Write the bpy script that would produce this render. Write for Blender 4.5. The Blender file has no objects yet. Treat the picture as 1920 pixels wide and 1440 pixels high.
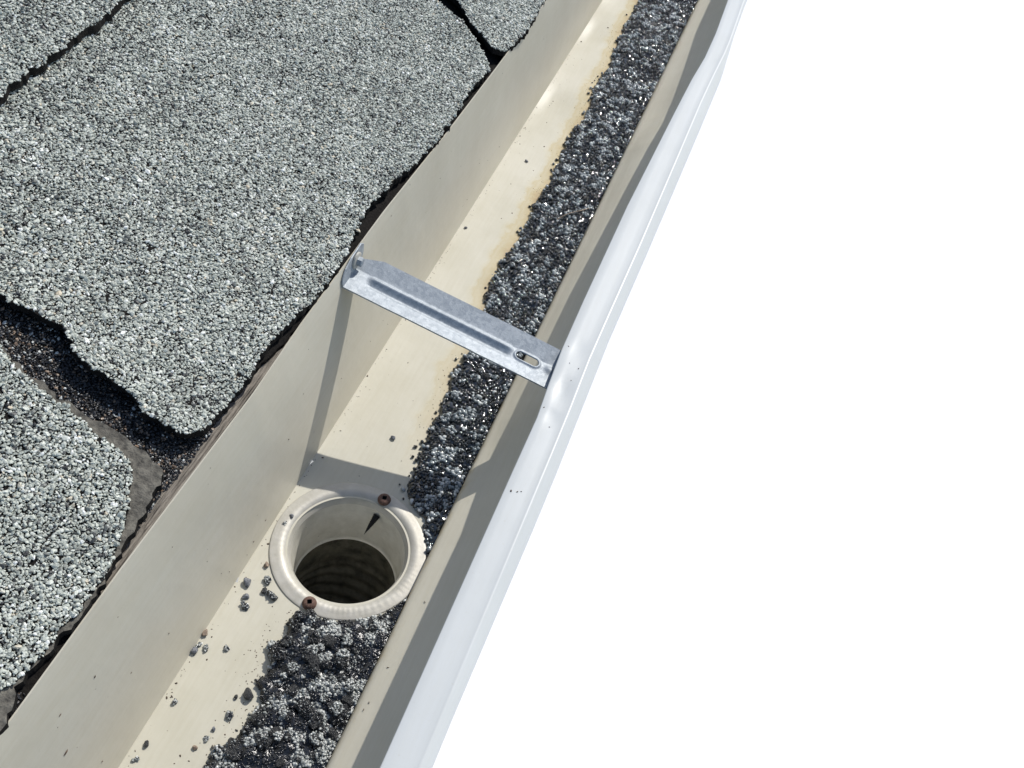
import bpy, math, random
import numpy as np
from mathutils import Matrix, Vector
# ------------------------------------------------------------------ camera, sky, sun, exposure (lengths are written in mm, S turns them into metres)
S = 0.001
scn = bpy.context.scene
COL = scn.collection
RM = np.array([[0.924715, 0.333533, 0.18346], [0.371773, -0.687786, -0.623487], [-0.081773, 0.644753, -0.760005]])
CAM = np.array([94.911, -257.102, 488.471])
cd = bpy.data.cameras.new('camera'); cam = bpy.data.objects.new('camera', cd); COL.objects.link(cam)
ax, ay, az = RM[0], -RM[1], -RM[2]
M = Matrix(((ax[0], ay[0], az[0], CAM[0]*S), (ax[1], ay[1], az[1], CAM[1]*S), (ax[2], ay[2], az[2], CAM[2]*S), (0, 0, 0, 1)))
cam.matrix_world = M
cd.sensor_width = 36; cd.lens = 36*1821.06/1920
cd.clip_start = 0.01; cd.clip_end = 2000
scn.camera = cam
SUN = Vector((0.28, 1.01, 1.0)).normalized()
elev = math.asin(SUN.z); azim = math.atan2(SUN.x, SUN.y)
w = bpy.data.worlds.new('World'); scn.world = w; w.use_nodes = True
nt = w.node_tree; bg = nt.nodes['Background']
sky = nt.nodes.new('ShaderNodeTexSky'); sky.sky_type = 'NISHITA'; sky.sun_disc = False
sky.sun_elevation = elev; sky.sun_rotation = azim
nt.links.new(sky.outputs[0], bg.inputs[0]); bg.inputs[1].default_value = 0.138
sl = bpy.data.lights.new('sun', 'SUN'); sl.energy = 3.95; sl.angle = math.radians(0.5); sl.color = (1, 0.965, 0.91)
so = bpy.data.objects.new('sun', sl); COL.objects.link(so)
so.rotation_euler = SUN.to_track_quat('Z', 'Y').to_euler()
so.location = (1, 3, 3)
scn.view_settings.view_transform = 'Standard'; scn.view_settings.look = 'None'
scn.view_settings.exposure = 0.0; scn.view_settings.gamma = 1
scn.cycles.max_bounces = 8
rng = np.random.default_rng(7)
random.seed(7)

# ------------------------------------------------------------------ helpers
def tag(o, label=None, cat=None, group=None, kind=None):
    if label: o['label'] = label
    if cat: o['category'] = cat
    if group: o['group'] = group
    if kind: o['kind'] = kind
    return o

def empty(name, loc, label, cat, group=None):
    o = bpy.data.objects.new(name, None); COL.objects.link(o)
    o.location = Vector(loc)*S; o.empty_display_size = 0.01
    return tag(o, label, cat, group)

def mesh(name, V, F, mats, parent=None, smooth=False, fm=None, attrs=None):
    """V: (n,3) in mm, world coordinates; F: list of tuples or (m,3)/(m,4) array; one mesh object, child of parent."""
    V = np.asarray(V, dtype=np.float64)*S
    if parent is not None: V = V - np.array(parent_origin(parent))
    me = bpy.data.meshes.new(name)
    if isinstance(F, np.ndarray):
        k = F.shape[1]; m = len(F)
        me.vertices.add(len(V)); me.vertices.foreach_set('co', V.astype(np.float32).ravel())
        me.loops.add(m*k); me.loops.foreach_set('vertex_index', F.astype(np.int32).ravel())
        me.polygons.add(m); me.polygons.foreach_set('loop_start', np.arange(0, m*k, k, dtype=np.int32))
        me.polygons.foreach_set('loop_total', np.full(m, k, dtype=np.int32))
        me.update(calc_edges=True)
    else:
        me.from_pydata(V.tolist(), [], [tuple(int(i) for i in f) for f in F])
    if not isinstance(mats, (list, tuple)): mats = [mats]
    for mt in mats: me.materials.append(mt)
    if fm is not None: me.polygons.foreach_set('material_index', np.asarray(fm, dtype=np.int32))
    me.polygons.foreach_set('use_smooth', np.full(len(me.polygons), bool(smooth)))
    for an, av in (attrs or {}).items():
        a = me.attributes.new(an, 'FLOAT', 'POINT'); a.data.foreach_set('value', np.asarray(av, dtype=np.float32))
    me.validate()
    o = bpy.data.objects.new(name, me); COL.objects.link(o)
    if parent is not None: o.parent = parent
    return o

def parent_origin(p):
    x = Vector((0, 0, 0))
    while p is not None:
        x += p.location; p = p.parent
    return x

def grid(nu, nv, close_u=False):
    """quads of a (nu, nv) vertex grid, index i*nv+j"""
    iu = np.arange(nu if close_u else nu-1); jv = np.arange(nv-1)
    I, J = np.meshgrid(iu, jv, indexing='ij'); I2 = (I+1) % nu
    return np.stack([I*nv+J, I2*nv+J, I2*nv+J+1, I*nv+J+1], -1).reshape(-1, 4)

def vnoise(x, y, seed=0):
    """smooth value noise on arrays, range 0..1"""
    x = np.asarray(x, float); y = np.asarray(y, float)
    xi = np.floor(x).astype(np.int64); yi = np.floor(y).astype(np.int64)
    fx = x-xi; fy = y-yi; fx = fx*fx*(3-2*fx); fy = fy*fy*(3-2*fy)
    def h(a, b):
        n = (a*374761393 + b*668265263 + seed*974634777) & 0xffffffff
        n = ((n ^ (n >> 13))*1274126177) & 0xffffffff
        n = (n ^ (n >> 16)) & 0xffff
        return n/65535.0
    return (h(xi, yi)*(1-fx)+h(xi+1, yi)*fx)*(1-fy)+(h(xi, yi+1)*(1-fx)+h(xi+1, yi+1)*fx)*fy

def inside(px, py, poly):
    P = np.asarray(poly, float); r = np.zeros(len(px), bool); n = len(P); j = n-1
    for i in range(n):
        xi, yi = P[i]; xj, yj = P[j]
        if yi != yj:
            c = ((yi > py) != (yj > py)) & (px < (xj-xi)*(py-yi)/(yj-yi)+xi)
            r ^= c
        j = i
    return r

def resample(poly, step, closed=True, amp=0.0, seed=0):
    P = [np.array(p, float) for p in poly]; out = []
    n = len(P)
    for i in range(n if closed else n-1):
        a, b = P[i], P[(i+1) % n]; L = np.linalg.norm(b-a); m = max(1, int(L/step))
        for k in range(m): out.append(a+(b-a)*k/m)
    if not closed: out.append(P[-1])
    out = np.array(out)
    if amp:
        out = out + amp*(np.stack([vnoise(out[:, 0]*.45, out[:, 1]*.45, seed), vnoise(out[:, 0]*.45+31, out[:, 1]*.45, seed+5)], -1)-.5)*2
        out = out + amp*.6*(np.stack([vnoise(out[:, 0]*1.2, out[:, 1]*1.2, seed+9), vnoise(out[:, 0]*1.2+31, out[:, 1]*1.2, seed+15)], -1)-.5)*2
    return out

def ico(sub=0):
    t = (1+5**.5)/2
    V = [(-1, t, 0), (1, t, 0), (-1, -t, 0), (1, -t, 0), (0, -1, t), (0, 1, t), (0, -1, -t), (0, 1, -t), (t, 0, -1), (t, 0, 1), (-t, 0, -1), (-t, 0, 1)]
    F = [(0, 11, 5), (0, 5, 1), (0, 1, 7), (0, 7, 10), (0, 10, 11), (1, 5, 9), (5, 11, 4), (11, 10, 2), (10, 7, 6), (7, 1, 8), (3, 9, 4), (3, 4, 2), (3, 2, 6), (3, 6, 8), (3, 8, 9), (4, 9, 5), (2, 4, 11), (6, 2, 10), (8, 6, 7), (9, 8, 1)]
    V = [np.array(v)/np.linalg.norm(v) for v in V]
    for _ in range(sub):
        mid = {}; F2 = []
        def m(a, b):
            k = (min(a, b), max(a, b))
            if k not in mid:
                v = V[a]+V[b]; V.append(v/np.linalg.norm(v)); mid[k] = len(V)-1
            return mid[k]
        for a, b, c in F:
            ab, bc, ca = m(a, b), m(b, c), m(c, a); F2 += [(a, ab, ca), (b, bc, ab), (c, ca, bc), (ab, bc, ca)]
        F = F2
    return np.array(V), np.array(F)

ICO_V, ICO_F = ico(0)
NVAR = 48
_var = []
for i in range(NVAR):
    v = ICO_V*(1+rng.uniform(-.28, .22, (12, 1)))
    q = rng.normal(size=4); q /= np.linalg.norm(q); a, b, c, d = q
    R3 = np.array([[1-2*(c*c+d*d), 2*(b*c-a*d), 2*(b*d+a*c)], [2*(b*c+a*d), 1-2*(b*b+d*d), 2*(c*d-a*b)], [2*(b*d-a*c), 2*(c*d+a*b), 1-2*(b*b+c*c)]])
    v = v@R3.T; tl = rng.uniform(-.35, .35, 2)
    v = v*np.array([rng.uniform(.95, 1.45), rng.uniform(.70, 1.0), rng.uniform(.50, .75)]); v[:, 2] += v[:, 0]*tl[0]+v[:, 1]*tl[1]
    _var.append(v)
VAR = np.array(_var)
_rd = []
for i in range(NVAR):
    v = ICO_V*(1+rng.uniform(-.22, .20, (12, 1)))*np.array([rng.uniform(.9, 1.2), rng.uniform(.8, 1.05), rng.uniform(.7, .95)])
    q = rng.normal(size=(3, 3)); qq, _ = np.linalg.qr(q); _rd.append(v@qq)
VARR = np.array(_rd)

def rocks(P, size, tone, VAR=VAR):
    """many small angular grains: P (n,3) centres, size (n,) radius; returns verts, faces, tone attribute per vertex"""
    n = len(P); k = rng.integers(0, NVAR, n); V = VAR[k]*size[:, None, None]
    th = rng.uniform(0, 2*math.pi, n); c, s = np.cos(th)[:, None], np.sin(th)[:, None]
    X = V[:, :, 0]*c-V[:, :, 1]*s; Y = V[:, :, 0]*s+V[:, :, 1]*c
    V = np.stack([X, Y, V[:, :, 2]], -1)+P[:, None, :]
    F = (ICO_F[None]+(np.arange(n)*12)[:, None, None]).reshape(-1, 3)
    return V.reshape(-1, 3), F, np.repeat(tone, 12)

def tube(path, rad, seg=10, cap=True):
    P = np.asarray(path, float); n = len(P); V = []; rad = np.broadcast_to(rad, (n,))
    for i in range(n):
        d = P[min(i+1, n-1)]-P[max(i-1, 0)]; d /= np.linalg.norm(d)+1e-9
        u = np.cross(d, [0, 0, 1.]) if abs(d[2]) < .9 else np.cross(d, [1., 0, 0]); u /= np.linalg.norm(u); v = np.cross(d, u)
        for k in range(seg):
            a = 2*math.pi*k/seg; V.append(P[i]+rad[i]*(u*math.cos(a)+v*math.sin(a)))
    F = [(i*seg+k, i*seg+(k+1) % seg, (i+1)*seg+(k+1) % seg, (i+1)*seg+k) for i in range(n-1) for k in range(seg)]
    if cap: F += [tuple(range(seg))[::-1], tuple((n-1)*seg+k for k in range(seg))]
    return V, F

# ------------------------------------------------------------------ materials
def mat(name):
    m = bpy.data.materials.new(name); m.use_nodes = True
    return m, m.node_tree.nodes, m.node_tree.links, m.node_tree.nodes['Principled BSDF']

def node(N, t, **kw):
    n = N.new(t)
    for k, v in kw.items():
        if k in ('inputs',):
            for kk, vv in v.items(): n.inputs[kk].default_value = vv
        else: setattr(n, k, v)
    return n

def ramp(N, stops, interp='LINEAR'):
    r = N.new('ShaderNodeValToRGB'); r.color_ramp.interpolation = interp
    e = r.color_ramp.elements
    e[0].position, e[0].color = stops[0][0], (*stops[0][1], 1)
    e[1].position, e[1].color = stops[-1][0], (*stops[-1][1], 1)
    for p, c in stops[1:-1]:
        x = e.new(p); x.color = (*c, 1)
    return r

def coords(N, L, scale):
    g = node(N, 'ShaderNodeNewGeometry'); v = node(N, 'ShaderNodeVectorMath', operation='SCALE'); v.inputs['Scale'].default_value = scale
    L.new(g.outputs['Position'], v.inputs[0]); return v.outputs[0]

def paint(name, c1, c2, rough=.38, bump=.15, stain=False, spec=.5, streak=.8):
    m, N, L, B = mat(name)
    co = coords(N, L, 1000)
    n1 = node(N, 'ShaderNodeTexNoise', inputs={'Scale': .018, 'Detail': 5.0, 'Roughness': .6}); L.new(co, n1.inputs['Vector'])
    r = ramp(N, [(.35, c1), (.65, c2)]); L.new(n1.outputs[0], r.inputs[0])
    out = r.outputs[0]
    # fine dust specks and grime
    n2 = node(N, 'ShaderNodeTexNoise', inputs={'Scale': .55, 'Detail': 3.0, 'Roughness': .7}); L.new(co, n2.inputs['Vector'])
    r2 = ramp(N, [(.62, (0, 0, 0)), (.78, (1, 1, 1))]); L.new(n2.outputs[0], r2.inputs[0])
    mx = node(N, 'ShaderNodeMixRGB'); mx.blend_type = 'MULTIPLY'; mx.inputs[2].default_value = (.90, .87, .80, 1)
    mu = node(N, 'ShaderNodeMath', operation='MULTIPLY'); mu.inputs[1].default_value = .6; L.new(r2.outputs[0], mu.inputs[0])
    L.new(mu.outputs[0], mx.inputs[0]); L.new(out, mx.inputs[1]); out = mx.outputs[0]
    mp = node(N, 'ShaderNodeMapping'); mp.inputs['Scale'].default_value = (.5, .03, .5); L.new(co, mp.inputs['Vector'])
    n5 = node(N, 'ShaderNodeTexNoise', inputs={'Scale': 1.0, 'Detail': 6.0, 'Roughness': .7}); L.new(mp.outputs[0], n5.inputs['Vector'])
    r5 = ramp(N, [(.35, (1, 1, 1)), (.7, (.93, .92, .88))]); L.new(n5.outputs[0], r5.inputs[0])
    m5 = node(N, 'ShaderNodeMixRGB'); m5.blend_type = 'MULTIPLY'; m5.inputs[0].default_value = streak; L.new(out, m5.inputs[1]); L.new(r5.outputs[0], m5.inputs[2]); out = m5.outputs[0]
    if stain:
        a = node(N, 'ShaderNodeAttribute', attribute_name='tide')
        n3 = node(N, 'ShaderNodeTexNoise', inputs={'Scale': .045, 'Detail': 9.0, 'Roughness': .68}); L.new(co, n3.inputs['Vector'])
        ad = node(N, 'ShaderNodeMath', operation='MULTIPLY_ADD'); ad.inputs[1].default_value = 22.0
        L.new(n3.outputs[0], ad.inputs[0]); L.new(a.outputs['Fac'], ad.inputs[2])
        mr = node(N, 'ShaderNodeMapRange', inputs={'From Min': -3.0, 'From Max': 14.0}); L.new(ad.outputs[0], mr.inputs[0])
        rr = ramp(N, [(0, (1, 1, 1)), (.20, (.985, .96, .89)), (.32, (.91, .82, .62)), (.42, (.93, .86, .70)), (.66, (.86, .75, .52)), (.85, (.76, .61, .38)), (1, (.60, .46, .28))])
        L.new(mr.outputs[0], rr.inputs[0])
        m2 = node(N, 'ShaderNodeMixRGB'); m2.blend_type = 'MULTIPLY'; m2.inputs[0].default_value = 1
        am = node(N, 'ShaderNodeAttribute', attribute_name='wet'); L.new(am.outputs['Fac'], m2.inputs[0])
        L.new(out, m2.inputs[1]); L.new(rr.outputs[0], m2.inputs[2]); out = m2.outputs[0]
    L.new(out, B.inputs['Base Color'])
    B.inputs['Roughness'].default_value = rough; B.inputs['Specular IOR Level'].default_value = spec
    n4 = node(N, 'ShaderNodeTexNoise', inputs={'Scale': .045, 'Detail': 3.0}); L.new(co, n4.inputs['Vector'])
    bp = node(N, 'ShaderNodeBump', inputs={'Strength': bump, 'Distance': .002}); L.new(n4.outputs[0], bp.inputs['Height']); L.new(bp.outputs[0], B.inputs['Normal'])
    return m

CREAM = paint('cream_paint', (.57, .535, .44), (.61, .58, .485), .42, .18)
CREAMF = paint('cream_paint_floor', (.52, .495, .40), (.575, .55, .46), .47, .16, stain=True, spec=.4)
WHITE = paint('white_paint', (.55, .565, .55), (.575, .59, .575), .36, .05, spec=.35, streak=.35)

CREAMW = CREAM.copy(); CREAMW.name = 'cream_paint_front'
_N, _L = CREAMW.node_tree.nodes, CREAMW.node_tree.links; _B = _N['Principled BSDF']
_src = _B.inputs['Base Color'].links[0].from_socket
_g = node(_N, 'ShaderNodeNewGeometry'); _sp = node(_N, 'ShaderNodeSeparateXYZ'); _L.new(_g.outputs['Position'], _sp.inputs[0])
_cn = coords(_N, _L, 1000); _n = node(_N, 'ShaderNodeTexNoise', inputs={'Scale': .12, 'Detail': 6.0}); _L.new(_cn, _n.inputs['Vector'])
_m = node(_N, 'ShaderNodeMath', operation='MULTIPLY_ADD'); _m.inputs[1].default_value = -.014; _L.new(_n.outputs[0], _m.inputs[0]); _L.new(_sp.outputs[2], _m.inputs[2])
_mr = node(_N, 'ShaderNodeMapRange', inputs={'From Min': -.004, 'From Max': .004, 'To Min': 1.0, 'To Max': 0.0}); _L.new(_m.outputs[0], _mr.inputs[0])
_x = node(_N, 'ShaderNodeMixRGB'); _x.blend_type = 'MULTIPLY'; _x.inputs[2].default_value = (.78, .66, .44, 1)
_L.new(_mr.outputs[0], _x.inputs[0]); _L.new(_src, _x.inputs[1]); _L.new(_x.outputs[0], _B.inputs['Base Color'])

def grain_mat(name, stops, rough=.55, spec=.5, bump=.4, wetrough=None):
    m, N, L, B = mat(name)
    a = node(N, 'ShaderNodeAttribute', attribute_name='tone')
    r = ramp(N, stops); L.new(a.outputs['Fac'], r.inputs[0])
    co = coords(N, L, 1000)
    n = node(N, 'ShaderNodeTexNoise', inputs={'Scale': 1.8, 'Detail': 3.0}); L.new(co, n.inputs['Vector'])
    rr = ramp(N, [(.3, (.72, .72, .72)), (.7, (1.1, 1.1, 1.1))]); L.new(n.outputs[0], rr.inputs[0])
    mx = node(N, 'ShaderNodeMixRGB'); mx.blend_type = 'MULTIPLY'; mx.inputs[0].default_value = 1
    L.new(r.outputs[0], mx.inputs[1]); L.new(rr.outputs[0], mx.inputs[2]); L.new(mx.outputs[0], B.inputs['Base Color'])
    B.inputs['Roughness'].default_value = rough; B.inputs['Specular IOR Level'].default_value = spec
    bp = node(N, 'ShaderNodeBump', inputs={'Strength': bump, 'Distance': .0006}); L.new(n.outputs[0], bp.inputs['Height']); L.new(bp.outputs[0], B.inputs['Normal'])
    return m

GRAN = grain_mat('pale_roof_granules', [(0, (.03, .03, .03)), (.12, (.12, .125, .115)), (.28, (.35, .37, .32)), (.58, (.51, .535, .465)), (.85, (.65, .67, .595)), (.93, (.58, .50, .36)), (.95, (.72, .73, .66)), (1, (.84, .85, .80))], .45, .5)
GMIX = grain_mat('shade_darkened_granules', [(0, (.008, .008, .009)), (.66, (.025, .027, .03)), (.74, (.13, .09, .06)), (.82, (.34, .24, .16)), (.88, (.09, .10, .10)), (1, (.62, .64, .60))], .35, .6)  # dark mixed granules, with the gap's shadow deepened in the colour
WET = grain_mat('wet_black_granules', [(0, (.006, .008, .010)), (.5, (.016, .021, .027)), (.70, (.05, .062, .072)), (.84, (.22, .26, .28)), (1, (.60, .63, .63))], .10, 1.0, .12)  # pale end holds pale grains plus wet glints put into the colour
CLUMP = grain_mat('clumped_granules', [(0, (.010, .011, .013)), (.5, (.024, .026, .03)), (.60, (.12, .13, .13)), (.80, (.30, .32, .305)), (1, (.56, .575, .55))], .20, .7, .3)

def simple(name, c1, c2, scale, rough, metallic=0, bump=.4, dist=.001, stretch=None, spec=.5, detail=6.):
    m, N, L, B = mat(name)
    co = coords(N, L, 1000)
    if stretch:
        mp = node(N, 'ShaderNodeMapping'); mp.inputs['Scale'].default_value = stretch; L.new(co, mp.inputs['Vector']); co = mp.outputs[0]
    n = node(N, 'ShaderNodeTexNoise', inputs={'Scale': scale, 'Detail': detail, 'Roughness': .65}); L.new(co, n.inputs['Vector'])
    r = ramp(N, [(.32, c1), (.68, c2)]); L.new(n.outputs[0], r.inputs[0]); L.new(r.outputs[0], B.inputs['Base Color'])
    B.inputs['Roughness'].default_value = rough; B.inputs['Metallic'].default_value = metallic; B.inputs['Specular IOR Level'].default_value = spec
    bp = node(N, 'ShaderNodeBump', inputs={'Strength': bump, 'Distance': dist}); L.new(n.outputs[0], bp.inputs['Height']); L.new(bp.outputs[0], B.inputs['Normal'])
    return m

FELT = simple('black_bitumen', (.006, .0055, .005), (.018, .016, .014), .6, .9, bump=.8, spec=.15)
FELTG = simple('bare_grey_felt', (.04, .036, .030), (.20, .185, .15), .28, .9, bump=1., dist=.0015, detail=9.)
WOOD = simple('weathered_wood', (.05, .042, .034), (.40, .36, .305), .8, .85, bump=1., dist=.0012, stretch=(1.6, .07, 1.6))
BITCH = simple('dark_bitumen_chunk', (.008, .009, .010), (.05, .052, .055), 1.4, .28, bump=1., dist=.0016, spec=.8)
ROCKG = simple('dull_grey_stone', (.08, .085, .095), (.24, .25, .27), .7, .6, bump=.8)
ROCKB = simple('brown_chip', (.14, .10, .075), (.34, .26, .19), .7, .7, bump=.6)
RUST = simple('rusty_steel', (.055, .03, .024), (.20, .115, .085), .9, .7, metallic=.2, bump=.8, dist=.0005)
DARK = simple('near_black', (.006, .006, .006), (.012, .012, .012), .5, .9)  # near-black for the screw recesses and the screw point
DIRT = simple('dirt', (.035, .026, .02), (.13, .08, .05), .8, .8)
OUTL = simple('dull_aluminium', (.42, .40, .34), (.53, .51, .455), .10, .52, metallic=.2, bump=.25, dist=.001)
THROAT = simple('brightened_aluminium', (.62, .60, .52), (.78, .76, .68), .12, .4, metallic=.1, bump=.4, dist=.001)  # lightened metal; sunlight reflected inside the throat is put into the colour
ELB = simple('dark_elbow', (.07, .068, .055), (.28, .265, .21), .10, .55, metallic=.2, bump=.5)  # mottled metal, darker than the throat
SOFFIT = simple('painted_board', (.6, .6, .58), (.66, .66, .64), .02, .6)
WALL = simple('render_wall', (.5, .48, .44), (.56, .54, .5), .02, .9)

def galv():
    m, N, L, B = mat('galvanised_steel')
    co = coords(N, L, 1000)
    v = node(N, 'ShaderNodeTexVoronoi', inputs={'Scale': .55}); L.new(co, v.inputs['Vector'])
    r = ramp(N, [(0, (.27, .30, .325)), (1, (.38, .41, .43))])
    s = node(N, 'ShaderNodeSeparateColor'); L.new(v.outputs['Color'], s.inputs[0]); L.new(s.outputs[0], r.inputs[0])
    n = node(N, 'ShaderNodeTexNoise', inputs={'Scale': 1.4, 'Detail': 4.0}); L.new(co, n.inputs['Vector'])
    mx = node(N, 'ShaderNodeMixRGB'); mx.blend_type = 'OVERLAY'; mx.inputs[0].default_value = .25
    L.new(r.outputs[0], mx.inputs[1]); L.new(n.outputs[0], mx.inputs[2]); L.new(mx.outputs[0], B.inputs['Base Color'])
    B.inputs['Metallic'].default_value = .3; B.inputs['Roughness'].default_value = .58
    bp = node(N, 'ShaderNodeBump', inputs={'Strength': .35, 'Distance': .0003}); L.new(n.outputs[0], bp.inputs['Height']); L.new(bp.outputs[0], B.inputs['Normal'])
    return m
GALV = galv()
GRD, gN, gL, gB = mat('overexposed_ground')  # near-white so the ground burns out; overexposure is put into the colour
gco = coords(gN, gL, 1.0)
gn = node(gN, 'ShaderNodeTexNoise', inputs={'Scale': .6, 'Detail': 4.0}); gL.new(gco, gn.inputs['Vector'])
gr = ramp(gN, [(.3, (.86, .86, .86)), (.7, (.89, .89, .89))]); gL.new(gn.outputs[0], gr.inputs[0]); gL.new(gr.outputs[0], gB.inputs['Base Color'])
gB.inputs['Roughness'].default_value = 1.; gB.inputs['Specular IOR Level'].default_value = 0

# ------------------------------------------------------------------ ground and the house under the roof
q = 400000
tag(mesh('ground', [(-q, -q, -2900), (q, -q, -2900), (q, q, -2900), (-q, q, -2900)], [(0, 1, 2, 3)], GRD), 'ground far below the gutter, coloured white so it burns out', 'ground', kind='structure')
K = math.tan(math.radians(20))
def plane(x, off=0.): return 101+off+K*(-66-x)

def box(name, x0, x1, y0, y1, z0, z1, m, parent=None):
    V = [(x, y, z) for x in (x0, x1) for y in (y0, y1) for z in (z0, z1)]
    return mesh(name, V, [(0, 1, 3, 2), (4, 6, 7, 5), (0, 4, 5, 1), (2, 3, 7, 6), (0, 2, 6, 4), (1, 5, 7, 3)], m, parent)
# roof deck: sloping slab under the shingles
def slope_slab(x0, x1, y0, y1, top, th):
    V = []
    for x in (x0, x1):
        for y in (y0, y1):
            V += [(x, y, plane(x, top)), (x, y, plane(x, top-th))]
    return V, [(0, 2, 3, 1), (4, 5, 7, 6), (0, 1, 5, 4), (2, 6, 7, 3), (0, 4, 6, 2), (1, 3, 7, 5)]
V, F = slope_slab(-900, -77, -700, 1700, -10, 12)
tag(mesh('roof_deck', V, F, WOOD), 'wooden roof boards under the shingles', 'roof deck', kind='structure')
box_ = box('house_wall', -700, -420, -700, 1700, -2900, -60, WALL); tag(box_, 'plain house wall below the eave', 'wall', kind='structure')
so_ = box('eave_soffit', -700, -90, -700, 1700, -60, -48, SOFFIT); tag(so_, 'painted soffit under the eave', 'soffit', kind='structure')
# fascia board, its rough top edge shows between gutter and shingles
ys = np.linspace(-700, 1700, 481)
fx1 = -64.6+0*ys
V = []
for i, y in enumerate(ys):
    j = 1.2*(vnoise(y*.05, 3, 4)-.5)
    for x, z in ((-76.5, -48), (-76.5, 90.0+j), (-75, 91.2+j+.5*vnoise(y*.3, 1, 2)), (-68, 91.4+j+.9*vnoise(y*.25, 5, 3)), (-64.2, 91.0+j), (-64.2, 88), (-64.2, -48)):
        V.append((x, y, z))
F = [(i*7+k, i*7+(k+1) % 7, (i+1)*7+(k+1) % 7, (i+1)*7+k) for i in range(480) for k in range(7)]+[tuple(range(7))[::-1], tuple(480*7+k for k in range(7))]
tag(mesh('fascia_board', V, F, WOOD), 'weathered brown board edge between the shingles and the gutter back', 'fascia board')

# ------------------------------------------------------------------ shingles
def surf(x, y, off=0.):
    lift = 3.2*np.exp(-np.clip(y+30, 0, None)/13.)*(y > -40)*(off > -.3)*(off < 3)+2.0*np.exp(-np.clip(y-362, 0, None)/13.)*(y > 358)*(off > .005)*(off < 3)
    return plane(x, off)+lift+1.6*(vnoise(x*.022, y*.022, 11)-.5)+.9*(vnoise(x*.09, y*.09, 12)-.5)

def slab(name, poly, off, th, m, parent, amp=.8, seed=0, edge_m=None):
    """irregular sheet on the roof plane: triangulated polygon with a side wall"""
    import mathutils
    P = resample(poly, 2.2, True, amp, seed)
    # keep it light away from the seen edges: interior verts on a coarse grid
    x0, y0 = P.min(0); x1, y1 = P.max(0)
    gx, gy = np.meshgrid(np.arange(x0+4, x1, 7.), np.arange(y0+4, y1, 7.)); gx, gy = gx.ravel(), gy.ravel()
    k = inside(gx, gy, P)&inside(gx+2.5, gy, P)&inside(gx-2.5, gy, P)&inside(gx, gy+2.5, P)&inside(gx, gy-2.5, P)
    G = np.stack([gx[k], gy[k]], -1)
    n = len(P)
    pts = [Vector(p) for p in np.vstack([P, G])]
    res = mathutils.geometry.delaunay_2d_cdt(pts, [(i, (i+1) % n) for i in range(n)], [], 2, 1e-5)
    # output type 2: only inside faces; map back
    vo, eo, fo, ov = res[0], res[1], res[2], res[3]
    XY = np.array([(v.x, v.y) for v in vo])
    Z = surf(XY[:, 0], XY[:, 1], off)
    nv = len(XY)
    from collections import Counter
    V = np.vstack([np.column_stack([XY, Z]), np.column_stack([XY, Z-th])])
    F = []; ec = {}
    for f in fo:
        a = np.array([XY[i] for i in f]); s = (a[1][0]-a[0][0])*(a[2][1]-a[0][1])-(a[1][1]-a[0][1])*(a[2][0]-a[0][0])
        f = list(f) if s > 0 else list(f)[::-1]
        F.append(tuple(f)); F.append(tuple(i+nv for i in f[::-1]))
        for i in range(len(f)):
            ec[(f[i], f[(i+1) % len(f)])] = 1
    fm = [0]*len(F)
    for (a, b) in list(ec):
        if (b, a) not in ec:
            F.append((b, a, a+nv, b+nv)); fm.append(1)
    return mesh(name, V, F, [m, edge_m or FELT], parent, fm=fm)

def scatter(poly, step, jit, holes=None, amp=1.0, seed=1):
    P = resample(poly, 2.0, True, amp, seed)
    x0, y0 = P.min(0); x1, y1 = P.max(0)
    gx, gy = np.meshgrid(np.arange(x0, x1, step), np.arange(y0, y1, step*.87))
    gx = gx+((np.arange(gx.shape[0]) % 2)*step/2)[:, None]
    gx = gx.ravel()+rng.uniform(-jit, jit, gx.size); gy = gy.ravel()+rng.uniform(-jit, jit, gy.size)
    k = inside(gx, gy, P)
    gx, gy = gx[k], gy[k]
    # only the stretch of roof near the view: the photo's left and upper borders plus a margin
    k = near_view(gx, gy); gx, gy = gx[k], gy[k]
    return gx, gy

def near_view(x, y, margin=.14):
    z = plane(x)
    d = (np.stack([x, y, z], -1)-CAM)@RM.T
    u = d[:, 0]/d[:, 2]; v = d[:, 1]/d[:, 2]
    U, W = 960/1821., 720/1821.
    return (d[:, 2] > 0)&(u > -U-margin)&(v > -W-margin)&(v < W+margin)

def granules(name, poly, off, parent, m=None, step=1.27, size=(.42, 1.10), seed=1, keep=.98, amp=1.1, bald=.30, dark=0.):
    gx, gy = scatter(poly, step, step*.42, amp=amp, seed=seed)
    n = vnoise(gx*.30, gy*.30, 21+seed)*.55+vnoise(gx*.8, gy*.8, 22+seed)*.45
    k = (n > bald*.72)&(rng.random(len(gx)) < keep)
    gx, gy = gx[k], gy[k]
    sz = rng.uniform(size[0], size[1], len(gx)); big = rng.random(len(gx)) < .10; sz[big] *= 1.35
    hx, hy = scatter(poly, step*.93, step*.45, amp=amp, seed=seed)
    k = (vnoise(hx*.30, hy*.30, 21+seed)*.55+vnoise(hx*.8, hy*.8, 22+seed)*.45 > bald*.55)
    hx, hy = hx[k], hy[k]; gx = np.concatenate([gx, hx]); gy = np.concatenate([gy, hy]); sz = np.concatenate([sz, rng.uniform(.30, .62, len(hx))])
    z = surf(gx, gy, off)+sz*.34+rng.uniform(-.25, .35, len(gx))
    tone = np.clip(rng.normal(.50, .25, len(gx))-dark+.22*(vnoise(gx*.06, gy*.06, 77)-.5)+.25*(vnoise(gx*.25, gy*.25, 78)-.5), 0, 1)
    V, F, T = rocks(np.stack([gx, gy, z], -1), sz, tone)
    g = mesh(name, V, F, m or GRAN, parent, attrs={'tone': T}); g['kind'] = 'stuff'
    return g

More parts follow.
